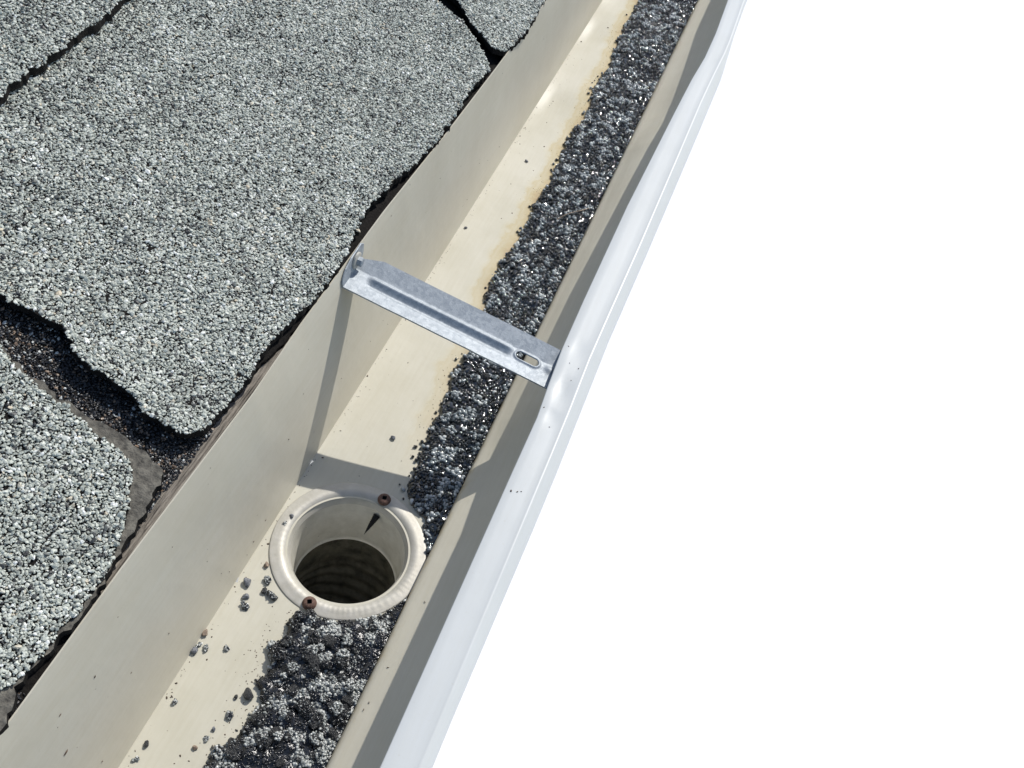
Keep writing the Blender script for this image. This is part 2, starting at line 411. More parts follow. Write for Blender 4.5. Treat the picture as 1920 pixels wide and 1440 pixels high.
def shingle(label, poly, gpoly, off, th=4.2, seed=0, felt=None, bald=.30, under=None):
    r = empty('roof_shingle', (-150, np.mean([p[1] for p in poly]), plane(-150, off)), label, 'shingle', 'shingles covering the roof')
    slab('felt_base', poly, off-(.9 if under else 0), th, felt or FELT, r, 1.1, seed)
    if under: slab('asphalt_layer', under, off-.3, .7, FELT, r, 1.1, seed+1)
    granules('stone_granules', gpoly, off, r, seed=seed if not under else seed+1, bald=bald)
    return r

PA = [(-116.4, 365.0), (-102.8, 364.1), (-91.6, 363.8), (-78.9, 356.9), (-69.9, 349.1), (-60.0, 338.8), (-58.7, 306.0), (-56.8, 279.3), (-56.9, 262.0), (-56.8, 238.7), (-58.6, 220.5), (-61.0, 200.4), (-63.8, 178.3), (-66.4, 157.3), (-66.3, 131.7), (-63.6, 109.2), (-63.4, 92.5), (-63.3, 76.4), (-64.9, 61.4), (-65.5, 39.5), (-66.2, 28.6), (-64.6, 16.1), (-64.7, 0.7), (-64.8, -13.2), (-65.1, -24.8), (-67.8, -29.0), (-73.7, -33.7), (-81.9, -33.5), (-90.8, -34.0), (-101.7, -29.3), (-113.7, -29.0), (-123.9, -29.1), (-129.4, -26.7), (-134.8, -22.5), (-141.0, -18.9), (-149.6, -19.5), (-160.5, -22.3), (-170.4, -22.5), (-205, -20), (-300, -18), (-300, 366), (-150, 367)]
PA = [(x-(3.4 if x > -70 and 140 < y < 330 else 1.9 if x > -70 and y <= 60 else 0), y-(2.6 if y < -17 else 0)+(1.5 if y > 345 and x > -120 else 0)) for x, y in PA]
PB = [(-150, 385), (-103.9, 384.6), (-96.4, 378.3), (-88.4, 371.1), (-77.5, 367.5), (-66.0, 361.4), (-58.9, 366.4), (-56.5, 383.5), (-55.2, 404.6), (-55.5, 426.9), (-57.4, 442.7), (-57.1, 457.8), (-57, 620), (-58, 760), (-300, 760), (-300, 384)]
PB = [(x, y-(2.5 if y < 386 and x > -140 else 0)) for x, y in PB]
PC = [(-154.4, -45.3), (-143.6, -50.2), (-135.4, -51.5), (-127.1, -52.9), (-118.0, -53.5), (-108.8, -54.2), (-97.0, -57.0), (-85.7, -58.9), (-78.9, -65.6), (-74.4, -78.4), (-70.4, -83.6), (-69.3, -90.1), (-67.0, -101.2), (-65.2, -109.6), (-65.0, -127.8), (-66.8, -137.1), (-66.5, -144.3), (-67.8, -155.1), (-68.8, -159.8), (-71.3, -163.8), (-80, -170), (-110, -174), (-300, -176), (-300, -40), (-200, -42)]
PCF = [(-158.0, -42.6), (-147.4, -47.0), (-138, -50.0), (-133.3, -48.9), (-124, -51.0), (-119.2, -49.4), (-110, -51.4), (-104.8, -50.2), (-95.5, -50.0), (-85.0, -51.0), (-77.9, -52.2), (-73.1, -54.1), (-70.6, -57.8), (-69.4, -65.6), (-68.8, -72.9), (-67.6, -80.6), (-67.2, -86.0), (-66.0, -101.2), (-64.2, -109.6), (-64.0, -127.8), (-65.8, -137.1), (-65.5, -144.3), (-66.8, -155.1), (-67.8, -161), (-65.3, -163), (-63.5, -168.5), (-63.0, -178), (-66, -192), (-110, -196), (-300, -198), (-300, -37), (-200, -38)]
PD = [(-231, -420), (-230, -200), (-231.5, -60), (-230.2, 64.4), (-230.9, 74.1), (-230.9, 82.3), (-232.3, 91.7), (-230.5, 95.3), (-231.1, 104.9), (-231.0, 120.1), (-231.1, 134.1), (-230.5, 142.7), (-230.9, 155.3), (-232.4, 165.1), (-233.7, 171.3), (-231, 240), (-232, 470), (-470, 470), (-470, -420)]
PE = [(-64, -212), (-62, -260), (-64, -420), (-300, -420), (-300, -214), (-120, -212)]
shingle('large grey granule shingle filling the middle of the roof, its edge above the metal bracket', PA, PA, 0, seed=10)
shingle('grey shingle at the top of the roof beyond the narrow black slot', PB, PB, .01, seed=20)
shingle('lower grey shingle below the wide dark gap, with a bare felt corner', PCF, PC, -.4, seed=30, felt=FELTG, under=PC)
shingle('upper course shingle overlapping the large one in the top corner of the roof', PD, PD, 6.2, seed=40)
shingle('shingle next down the eave past the lowest notch', PE, PE, -.4, seed=50)
# starter course; its mixed granules carry gap shade in their colour
PS = [(-64.4, -700), (-64.4, -200), (-64.4, -128), (-67, -116), (-70, -97.5), (-72, -76.1), (-72, -57.2), (-70.8, -39.0), (-69.5, -21.0), (-68.5, 19.3), (-65, 45), (-64.2, 60), (-63.4, 150), (-60.8, 200), (-59.7, 300), (-59.5, 345), (-58.0, 360), (-58.5, 700), (-59, 1600), (-500, 1600), (-500, -700)]  # at the low end the black edge covers the board as gap shade
st = empty('starter_shingle', (-150, 0, plane(-150, -3.6)), 'starter shingle with brown and black granules, shade-darkened, seen in the wide gap', 'shingle')
slab('felt_base', PS, -7, 2.0, FELT, st, .6, 60)
for gp in ([(-67.5, -20), (-68.5, -60), (-68.5, -100), (-90, -100), (-100, -62), (-200, -58), (-200, -10), (-80, -15)],
           [(-65, -160), (-64, -222), (-110, -222), (-110, -165)]):
    granules('loose_granules', gp, -7, st, GMIX, step=1.35, size=(.4, .95), seed=61, bald=.30)

# ------------------------------------------------------------------ gutter
Y0, Y1 = -450., 1500.
def tab(pairs):
    a = np.array(pairs, float); return lambda y: np.interp(y, a[:, 0], a[:, 1])
crease = tab([(-450, 85.6), (60, 85.8), (95, 85.6), (135, 84.8), (170, 85.2), (250, 86.4), (350, 87.0), (440, 87.4), (485, 88.5), (520, 89.8), (545, 90.0), (590, 88.8), (640, 87.5), (1500, 86)])
inner = tab([(-450, 70.2), (40, 70.4), (80, 70.6), (105, 69.0), (135, 67.6), (180, 67.4), (283, 68.0), (412, 71.6), (465, 73.4), (505, 76.0), (550, 76.3), (614, 74.4), (700, 71), (1500, 70)])
outer = tab([(-450, 89.9), (-90, 90.3), (20, 91.8), (60, 92.0), (168, 91.2), (250, 92.6), (330, 93.6), (420, 94.6), (500, 95.2), (570, 91.9), (640, 90.4), (1500, 90)])
backx = tab([(-450, -63), (-100, -62.9), (-43, -62), (7, -61.2), (61, -62.6), (165, -62.2), (255, -59.2), (351, -57.5), (458, -56.5), (700, -57), (1500, -57)])
g = empty('rain_gutter', (0, 0, 0), 'long metal gutter, cream inside with a white front lip', 'gutter')
ys = np.unique(np.concatenate([np.arange(Y0, Y1+1, 30.), np.arange(-180, 700, 4.)]))
T = .7
def sheet(profile_fn, name, mats, split=None, smooth=True):
    """closed thin sheet swept along y; profile_fn(y) -> (n,2) of the inner side; the outer side is offset by T"""
    V = []; n = None
    for y in ys:
        P = profile_fn(y); n = len(P)
        d = np.gradient(P, axis=0); d /= np.linalg.norm(d, axis=1)[:, None]+1e-9
        Q = P+T*np.stack([d[:, 1], -d[:, 0]], -1)
        for p in list(P)+list(Q[::-1]): V.append((p[0], y, p[1]))
    m = 2*n; F = []; fm = []
    for i in range(len(ys)-1):
        for k in range(m):
            k2 = (k+1) % m
            F.append((i*m+k, (i+1)*m+k, (i+1)*m+k2, i*m+k2)); fm.append(0 if k < n-1 else 1)
    o = mesh(name, V, F, mats, g, smooth=smooth, fm=fm if len(mats) > 1 else None)
    a = o.modifiers.new('edge', 'EDGE_SPLIT'); a.split_angle = math.radians(50)
    return o
def smoothp(P, it=2):
    P = np.array(P, float)
    for _ in range(it):
        Q = [P[0]]
        for a, b in zip(P[:-1], P[1:]): Q += [a*.75+b*.25, a*.25+b*.75]
        Q.append(P[-1]); P = np.array(Q)
    return P
def back_prof(y):
    xt = backx(y); t = np.linspace(0, 1, 11)
    wv = .9*math.sin(y*.011+1)+.5*math.sin(y*.027)
    x = -45.1+(xt+45.1)*t+wv*np.sin(t*math.pi); z = 95.7*t
    P = np.stack([x, z], -1); P[0] = (-45.1, 0.0)
    return P[::-1]       # top to bottom: offset goes outwards (-x)
sheet(back_prof, 'back_panel', [CREAM, CREAM])
def front_prof(y):
    c = crease(y); o = outer(y); s = .08*math.sin(y*.02)
    wi = float(np.interp(y, [75, 115, 430, 490], [0, 1, 1, 0]))
    P = [(42.1, 0), (43.2, 8), (45.2-wi, 11), (50-2.5*wi, 14.2), (55.5+s-4*wi, 18.0+wi), (62+s-5*wi, 24+wi), (70-4*wi, 33), (77-2*wi, 42), (84, 49.5), (o-1.3, 54), (o-.4, 58), (o-T, 64), (o-T-.2, 67)]
    P = smoothp(P, 1)
    return P
sheet(front_prof, 'front_panel', [CREAMW, WHITE])
def dent(y):
    return 1.7*math.exp(-((y-106)/9)**2)+1.0*math.exp(-((y-84)/5)**2)+.8*math.exp(-((y-140)/7)**2)+.3*math.exp(-((y-505)/12)**2)
def lip_prof(y):
    c = crease(y); i = inner(y); o = outer(y); zd = -.5*dent(y)
    zc = 72.9; m_ = .5*(c+i)
    wob = .06*math.sin(y*.03)
    P = [(o-.1, 67.0), (o-.35, 68.6), (o-.8, 69.6), (c+1.6, zc-.75), (c+.9, zc-.15), (c+.35, zc+.12), (c-.35, zc+.16), (c-.9, zc+.08), (c-1.5, zc-.02), (m_+3, zc+zd*.9+wob), (m_, zc+zd*1.3+wob), (m_-3, zc+zd*.8+wob), (i+.7, zc), (i+.25, zc-.15), (i, zc-.6), (i+.1, zc-2.4)]
    return np.array(P)[::-1]
sheet(lip_prof, 'lip', [WHITE])

# bottom panel with the outlet hole; tide = distance (mm) past the edge of the debris, wet = where the water stood
UP = [(-12.0, 900), (-11.8, 701.9), (-12.2, 664.5), (-12.0, 629.3), (-8.5, 587.3), (-5.4, 557.7), (-9.8, 519.2), (-4.6, 498.6), (-1.8, 468.0), (-5.4, 447.7), (-5.8, 425.8), (-3.9, 402.0), (-2.4, 378.8), (-2.8, 359.2), (-4.0, 336.0), (-2.5, 318.8), (-1.3, 308.9), (-3.0, 277.2), (-4.4, 263.3), (-3.7, 244.6), (-3.4, 229.4), (-2.9, 220.6), (2.7, 209.1), (4.7, 198.7), (6.9, 169.4), (4.9, 155.1), (4.3, 146.9), (6.5, 130.4), (8.2, 119.0), (7.2, 99.5), (9.7, 89.2), (10.8, 78.5), (12.6, 62.0), (12.1, 51.2), (18.9, 42.1), (28.6, 36.9), (36.2, 24.8), (39.5, 14.2), (43, 8)]
LO = [(43, -3), (42.2, -5.9), (37.4, -19.0), (28.7, -31.5), (20.0, -39), (10.1, -43.8), (2.0, -45.6), (-8.2, -47.0), (-9.2, -53.8), (-6.6, -61.0), (-12.4, -70.1), (-6.3, -76.8), (-8.2, -88.4), (-1.4, -94.4), (-2.0, -104.9), (-2.1, -114.9), (-9.1, -124.9), (-9.1, -134.3), (-12, -160), (-9, -200), (-14, -260)]
upA = np.array(UP)[::-1]; loA = np.array(LO)[::-1]
def xl_up(y): return np.interp(y, upA[:, 1], upA[:, 0])
def xl_lo(y): return np.interp(y, loA[:, 1], loA[:, 0])
def tidev(x, y):
    return np.where(y > 45, x-xl_up(y), np.where(y < -45, (x-xl_lo(y))-9, -9))
def wetv(x, y):
    return np.clip((y-55)/60, 0, 1)*np.clip(.55+(y-100)/500, 0, 1)
def floor_z(x, y):
    d = 0*x
    for cx, cy, r, a in ((-38, 610, 14, -1.6), (-37, 480, 16, -1.6), (-30, 690, 14, -1.4), (-12, 270, 30, .5), (-20, 60, 40, -.4)):
        d = d+a*np.exp(-(((x-cx)/r)**2+((y-cy)/(r*1.6))**2))
    edge = np.clip(np.minimum(x+45.1, 42.1-x)/6, 0, 1)
    return d*edge*np.clip((np.hypot(x, y)-44)/15, 0, 1)
V = []; F = []
def addgrid(xs, yy):
    global V, F
    b = len(V); X, Y = np.meshgrid(xs, yy, indexing='ij'); Z = floor_z(X, Y)
    V += np.stack([X, Y, Z], -1).reshape(-1, 3).tolist(); F += (grid(len(xs), len(yy))+b).tolist()
xs_ = np.linspace(-45.1, 42.1, 30)
addgrid(xs_, np.concatenate([np.arange(-450, -180, 30.), np.arange(-180, -44, 4.), [-44.]]))
addgrid(xs_, np.concatenate([[44.], np.arange(48, 700, 4.), np.arange(700, 1501, 30.)]))
b = len(V); NT = 120; NR = 9
for i in range(NT):
    a = 2*math.pi*i/NT; c, s = math.cos(a), math.sin(a)
    tx = (42.1 if c > 0 else 45.1)/max(abs(c), 1e-6); ty = 44./max(abs(s), 1e-6); R = min(tx, ty)
    for j in range(NR):
        r = 33.5+(R-33.5)*j/(NR-1); V.append((r*c, r*s, 0))
F += (grid(NT, NR, True)+b).tolist()
Va = np.array(V)
mesh('bottom_panel', V, F, CREAMF, g, smooth=True, attrs={'tide': tidev(Va[:, 0], Va[:, 1]), 'wet': wetv(Va[:, 0], Va[:, 1])})

# ------------------------------------------------------------------ outlet
ol = empty('downspout_outlet', (0, 0, 0), 'round metal drain outlet with wide flange set in the gutter floor', 'drain outlet')
def lathe(name, prof, m, parent, seg=128, fn=None, smooth=True):
    V = []
    for k in range(seg):
        a = 2*math.pi*k/seg
        for j, (r, z) in enumerate(prof):
            rr, zz = (r, z) if fn is None else fn(a, r, z)
            V.append((rr*math.cos(a), rr*math.sin(a), zz))
    return mesh(name, V, grid(seg, len(prof), True), m, parent, smooth=smooth)
def flf(a, r, z):
    k = max(0, min(1, (r-33)/3))*max(0, min(1, (42.5-r)/3))
    zz = z+.045*k*math.sin(a*74+3*math.sin(a*5))*(0.5+.5*math.cos(a+1.4)) + .25*math.sin(2*a+1)*max(0, (r-36)/7)
    return r+.35*math.sin(a*3+1)*(r > 42), zz
lathe('flange', smoothp([(43.4, .1), (43.5, .45), (43.1, .8), (40.4, 1.15), (38.4, 1.45), (36.6, 1.3), (34.8, .3), (33.2, -1.6), (32.3, -3.2), (31.9, -4)], 2), OUTL, ol, 384, flf)
lathe('throat', smoothp([(31.9, -4), (31.6, -12), (30.9, -26), (30.2, -41), (29.6, -41.2), (30.2, -41.5), (31.5, -30), (32.6, -4)], 1), THROAT, ol, 128)
# corrugated elbow under the throat, bending back to the wall
V = []; seg = 72; n = 150
for i in range(n):
    t = i/(n-1)*170
    if t < 34: c = np.array([0, 0, -30-t]); d = np.array([0, 0, -1.])
    else:
        a = (t-34)/70; Rr = 70
        c = np.array([-.2*Rr*(1-math.cos(a)), -.98*Rr*(1-math.cos(a)), -64-Rr*math.sin(a)]); d = np.array([-.2*math.sin(a), -.98*math.sin(a), -math.cos(a)])
    u = np.array([.98, -.2, 0]); v = np.cross(d, u)
    for k in range(seg):
        an = 2*math.pi*k/seg
        r = 33.5+(.7*math.sin(t*2*math.pi/6.5)*min(1, (t-34)/10) if t > 34 else 0)
        V.append(c+r*(u*math.cos(an)+v*math.sin(an)))
Fe = [(i*seg+k, i*seg+(k+1) % seg, (i+1)*seg+(k+1) % seg, (i+1)*seg+k) for i in range(n-1) for k in range(seg)]
Fe.append(tuple((n-1)*seg+k for k in range(seg)))
mesh('corrugated_elbow', V, Fe, ELB, ol, smooth=True)
def screw(x, y, z, rot, parent, name='screw', R=3.9):
    prof = [(R*.98, 0), (R, .8), (R*.93, 1.6), (R*.75, 2.3), (R*.5, 2.7)]
    V = []; seg = 40
    sq = []
    for k in range(seg):
        a = 2*math.pi*k/seg
        for r, zz in prof: V.append((x+r*math.cos(a), y+r*math.sin(a), z+zz))
        s_ = 1.25/max(abs(math.cos(a-rot)), abs(math.sin(a-rot)))
        V.append((x+s_*math.cos(a), y+s_*math.sin(a), z+2.75)); sq.append(s_)
    F = grid(seg, len(prof)+1, True).tolist()
    o = mesh(name, V, F, RUST, parent, smooth=True)
    a = o.modifiers.new('edge', 'EDGE_SPLIT'); a.split_angle = math.radians(40)
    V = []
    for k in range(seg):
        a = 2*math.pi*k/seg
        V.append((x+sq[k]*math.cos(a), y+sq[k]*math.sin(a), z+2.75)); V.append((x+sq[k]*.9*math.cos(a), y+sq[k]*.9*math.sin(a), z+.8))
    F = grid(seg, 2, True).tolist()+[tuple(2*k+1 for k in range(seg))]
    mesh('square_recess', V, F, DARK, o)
    return o
s1 = screw(4.6, 37.4, .8, .2, ol); s2 = screw(-4.0, -39.3, .8, .5, ol)
# the pointed end of the upper screw comes through the throat wall
V = []; P0 = np.array([3.6, 31.2, -8.]); P1 = np.array([1.2, 19.5, -13.5]); path = []; rr = []
for i in range(25):
    t = i/24; path.append(P0+(P1-P0)*t); rr.append(max(.12, 2.0*(1-t)**.8)*(1+.16*(i % 2)))
Vt, Ft = tube(path, np.array(rr), 12); mesh('screw_point', Vt, Ft, DARK, ol)

# ------------------------------------------------------------------ hanger bracket
hb = empty('gutter_hanger', (5, 118, 75), 'galvanised steel bracket spanning across the gutter', 'bracket')
A3 = np.array([-60.0, 104.6, 86.2]); B3 = np.array([83.5, 108.0, 64.2])
def strip_pt(x, v):
    t = (x-A3[0])/(B3[0]-A3[0]); base = A3+(B3-A3)*t
    z = 0.0
    if v > 17: z += (v-17)*.34
    # bead
    wdw = np.clip((x+51)/5, 0, 1)*np.clip((43.5-x)/5, 0, 1); wdw = wdw*wdw*(3-2*wdw)
    z += 1.9*wdw*math.exp(-((v-14.2)/1.8)**2)
    z += -.9*wdw*math.exp(-((v-9.8)/1.6)**2)
    # rim round the slot
    dx = max(0, abs(x-51.5)-4.4); dd = math.hypot(dx, v-13.2)
    z += .8*math.exp(-((dd-3.3)/.8)**2)
    z += 1.5*math.exp(-(((x-66)/3.2)**2+((v-13.2)/2.6)**2))
    z += .15*math.sin(x*.05)
    return np.array([x, base[1]+v, base[2]+z]), dd
xs = np.concatenate([np.arange(-60, 42, .9), np.arange(42, 70, .35), np.arange(70, 84, 1.)]); vs = np.arange(0, 28.4, .35)
V = []; dd = []
for x in xs:
    vmax = 28.2 if x > -47 else 28.2-(-47-x)*.35
    for v in vs:
        ve = .25*(vnoise(x*.12, 3., 5)-.5)*(v < .2)
        p, d_ = strip_pt(x, min(v*vmax/28.2, vmax)+ve); V.append(p); dd.append(d_)
nv = len(vs); F = []
for f in grid(len(xs), nv):
    if all(dd[i] < 2.75 for i in f) : continue
    F.append(tuple(f))
V = np.array(V)
# snap the slot's rim to a clean rounded outline
for i in range(len(V)):
    if dd[i] < 2.75:
        x, v = xs[i//nv], vs[i % nv]; cx = np.clip(x, 51.5-4.4, 51.5+4.4); r = math.hypot(x-cx, v-13.2)
        if r > 1.5: V[i, 0] += (x-cx)*(2.75/r-1); V[i, 1] += (v-13.2)*(2.75/r-1)
strap = mesh('strap', V, F, GALV, hb, smooth=True)
md = strap.modifiers.new('thick', 'SOLIDIFY'); md.thickness = 1.1*S; md.offset = -1
md = strap.modifiers.new('edge', 'EDGE_SPLIT'); md.split_angle = math.radians(55)
# turned-up end tab against the back of the gutter
V = []; F = []
tb = [(104.6, 84.8), (104.2, 88.0), (105.4, 91.0), (110, 94.4), (118, 96.6), (131, 97.4), (134, 95), (132.5, 90.5), (130, 87.8), (127, 86.9), (120, 86)]
for xo, dxx in ((-59.2, 0), (-60.3, 0)):
    for y, z in tb: V.append((xo-(z-85)*.16, y, z))
n = len(tb); F = [tuple(range(n)), tuple(range(n, 2*n))[::-1]]+[(i, i+n, (i+1) % n+n, (i+1) % n) for i in range(n)]
tabo = mesh('end_tab', V, F, GALV, hb)
md = tabo.modifiers.new('bev', 'BEVEL'); md.width = .4*S; md.segments = 2
# screw with washer lying against the tab
def disc_x(cx, cy, cz, prof, seg=24):
    V = []; tx = Vector((1, 0, -.0)).normalized()
    for k in range(seg):
        a = 2*math.pi*k/seg
        for r, h in prof: V.append((cx+h, cy+r*math.cos(a), cz+r*math.sin(a)))
    F = grid(seg, len(prof), True).tolist()+[tuple(k*len(prof)+len(prof)-1 for k in range(seg))]
    return V, F
V, F = disc_x(-60.4, 122.5, 91.5, [(5.2, 0), (5.2, 1.0), (4.6, 1.3), (3.4, 1.4)]); hs = mesh('screw_washer', V, F, OUTL, hb, smooth=False)
V, F = disc_x(-59.1, 122.5, 91.5, [(2.9, 0), (2.9, 2.6), (2.4, 3.0), (1.0, 3.1)], 6); mesh('screw_head', V, F, GALV, hs)

# ------------------------------------------------------------------ debris lying on the gutter floor
def debris(name, label, y0, y1, xl, lumps, seed, m, hmax, pale, ylim, step=1.5, size=(.62, 1.15), keep_fn=None, chunks=.3, chmax=2.2, beads=VARR):
    r_ = np.random.default_rng(seed)
    st_ = .8
    # lumps
    area = (y1-y0)*48; nl = int(area/lumps[0]); lx = r_.uniform(-14, 43, nl); ly = r_.uniform(y0, y1, nl)
    lr = r_.uniform(lumps[1], lumps[2], nl); lt = r_.random(nl) < pale; la = r_.uniform(.45, 1., nl)
    order = np.argsort(ly); lx, ly, lr, lt, la = lx[order], ly[order], lr[order], lt[order], la[order]
    def field(x, y):
        d = x-xl(y)+1.6*(vnoise(x*.35, y*.35, seed)-.5)*2+1.2*(vnoise(x*.15, y*.15, seed+3)-.5)*2
        h0 = hmax*(1-np.exp(-np.clip(d, 0, None)/7.))
        H = np.zeros_like(x); TT = np.full(x.shape, -1.)
        for c0 in range(0, len(x), 4000):
            sl_ = slice(c0, c0+4000); X, Y = x[sl_], y[sl_]
            i0, i1 = np.searchsorted(ly, [Y.min()-lumps[2], Y.max()+lumps[2]])
            if i1 <= i0: continue
            D = np.hypot(X[:, None]-lx[i0:i1], Y[:, None]-ly[i0:i1])/lr[i0:i1]
            B_ = np.sqrt(np.clip(1-D**2, 0, 1))*lr[i0:i1]*la[i0:i1]*.62
            j = B_.argmax(1); H[sl_] = B_.max(1); TT[sl_] = np.where(B_.max(1) > .1, lt[i0:i1][j]*1., -1)
        H = H*np.clip(d/2.5+.3, 0, 1)
        return d, h0+H, TT
    gy, gx = np.meshgrid(np.arange(y0, y1, st_), np.arange(-16, 42.6, st_), indexing='ij')
    d, H, TT = field(gx.ravel(), gy.ravel())
    ok = (d > .4)&(np.hypot(gx.ravel(), gy.ravel()) > 44.6 if keep_fn is None else keep_fn(gx.ravel(), gy.ravel()))
    Z = np.where(ok, H*.8+.1+.35*(vnoise(gx.ravel()*1.1, gy.ravel()*1.1, seed+8)), -.3)
    sh = gx.shape; Q = grid(sh[0], sh[1]); Q = Q[(ok[Q].sum(1) >= 2)]
    base = np.stack([gx.ravel(), gy.ravel(), Z], -1)
    used = np.unique(Q); rem = np.full(len(base), -1); rem[used] = np.arange(len(used))
    Vb = base[used]; Qb = rem[Q]; Fb = np.vstack([Qb[:, [0, 2, 1]], Qb[:, [0, 3, 2]]])
    tb_ = np.full(len(Vb), .12)
    # grains
    Vs, Fs, Ts = [Vb], [Fb], [tb_]; off = len(Vb)
    for layer in range(2):
        s2_ = step*(1+.35*layer)
        qy, qx = np.meshgrid(np.arange(y0, y1, s2_), np.arange(-16, 42.8, s2_), indexing='ij')
        qx = qx.ravel()+r_.uniform(-.7, .7, qx.size)*s2_*.6; qy = qy.ravel()+r_.uniform(-.7, .7, qy.size)*s2_*.6
        d, H, TT = field(qx, qy)
        k = ((d > .2)|((d > -3.5)&(r_.random(len(qx)) < .05)))&(np.hypot(qx, qy) > 44.2 if keep_fn is None else keep_fn(qx, qy))&(qx < 42.3)
        k &= r_.random(len(qx)) < np.where(TT == 0, .55, .95)
        qx, qy, H, TT = qx[k], qy[k], H[k], TT[k]
        sz = r_.uniform(size[0], size[1], len(qx))*np.where(TT == 0, .85, 1.)
        z = H*.8+sz*.45+layer*.5*(r_.random(len(qx)))
        tone = np.where(TT == 1, r_.normal(.86, .12, len(qx)), np.where(TT == 0, r_.normal(.22, .18, len(qx)), r_.normal(.50, .30, len(qx))))
        v, f, t = rocks(np.stack([qx, qy, z], -1), sz, np.clip(tone, 0, 1), beads)
        Vs.append(v); Fs.append(f+off); Ts.append(t); off += len(v)
    fm = [np.zeros(sum(len(f) for f in Fs), int)]
    nch = int(area*chunks/100); IV, IF = ico(2)
    cx = r_.uniform(-12, 41, nch); cy = r_.uniform(y0, y1, nch); d, H, TT = field(cx, cy)
    k = (d > 1.8)&(keep_fn(cx, cy))&(np.hypot(cx, cy) > 46)
    for x, y, h in zip(cx[k], cy[k], H[k]):
        r = r_.uniform(1.3, chmax); v = IV.copy()
        for _ in range(10):
            nrm = r_.normal(size=3); nrm /= np.linalg.norm(nrm); v = v-np.clip(v@nrm-r_.uniform(.55, .85), 0, None)[:, None]*nrm
        v = v*(1+.30*(vnoise(v[:, 0]*3.5+x, v[:, 1]*3.5+v[:, 2]*2.3+y, seed)-.5)+.22*(vnoise(v[:, 0]*8+x, v[:, 2]*8+v[:, 1]*5, seed+1)-.5))[:, None]
        v = v*np.array([1.2, .9, .65])*r; a = r_.uniform(0, 6.3)
        v = v@np.array([[math.cos(a), math.sin(a), 0], [-math.sin(a), math.cos(a), 0], [0, 0, 1]])+np.array([min(x, 42-r), y, h*.8+r*.35])
        Vs.append(v); Fs.append(IF+off); Ts.append(np.full(len(v), .2)); off += len(v); fm.append(np.ones(len(IF), int))
        if r_.random() < .9:
            pl = r_.random() < .35; n_ = int(r*r*(3 if pl else 1.6)); aa = r_.uniform(0, 6.3, n_); q_ = np.sqrt(r_.random(n_))*r*.85
            P = np.stack([min(x, 42-r)+np.cos(aa)*q_, y+np.sin(aa)*q_, h*.8+r*.35+r*.62*np.sqrt(np.clip(1-(q_/r)**2, .1, 1))], -1)
            v, f, t = rocks(P, r_.uniform(.4, .85, n_), np.clip(r_.normal(.88 if pl else .35, .12 if pl else .25, n_), 0, 1)); Vs.append(v); Fs.append(f+off); Ts.append(t); off += len(v); fm.append(np.zeros(len(f), int))
    o = mesh(name, np.vstack(Vs), np.vstack(Fs), [m, BITCH], None, smooth=True, fm=np.concatenate(fm), attrs={'tone': np.concatenate(Ts)})
    o.data.polygons.foreach_set('use_smooth', np.concatenate(fm) == 0)
    return tag(o, label, 'roof debris', kind='stuff')
def keep_up(x, y): return ~((y < 60)&((np.hypot(x, y) < 44.2)))&(y > 6)
debris('washed_granules', 'wet black band of washed off roof granules along the gutter floor', 6, 860, xl_up, (20, 1.8, 4.6), 101, WET, 3.0, .40, None, 1.75, (.65, 1.65), keep_up, .5, 2.8)
def keep_lo(x, y): return (np.hypot(x, y) > 44.0)&(y < -2)
debris('clumped_granules', 'chunky pile of black grit and pale granule clumps below the outlet', -260, -2, xl_lo, (17, 2.4, 5.4), 202, CLUMP, 3.8, .42, None, 1.2, (.4, 1.1), keep_lo, 1.9, 4.0, VAR)

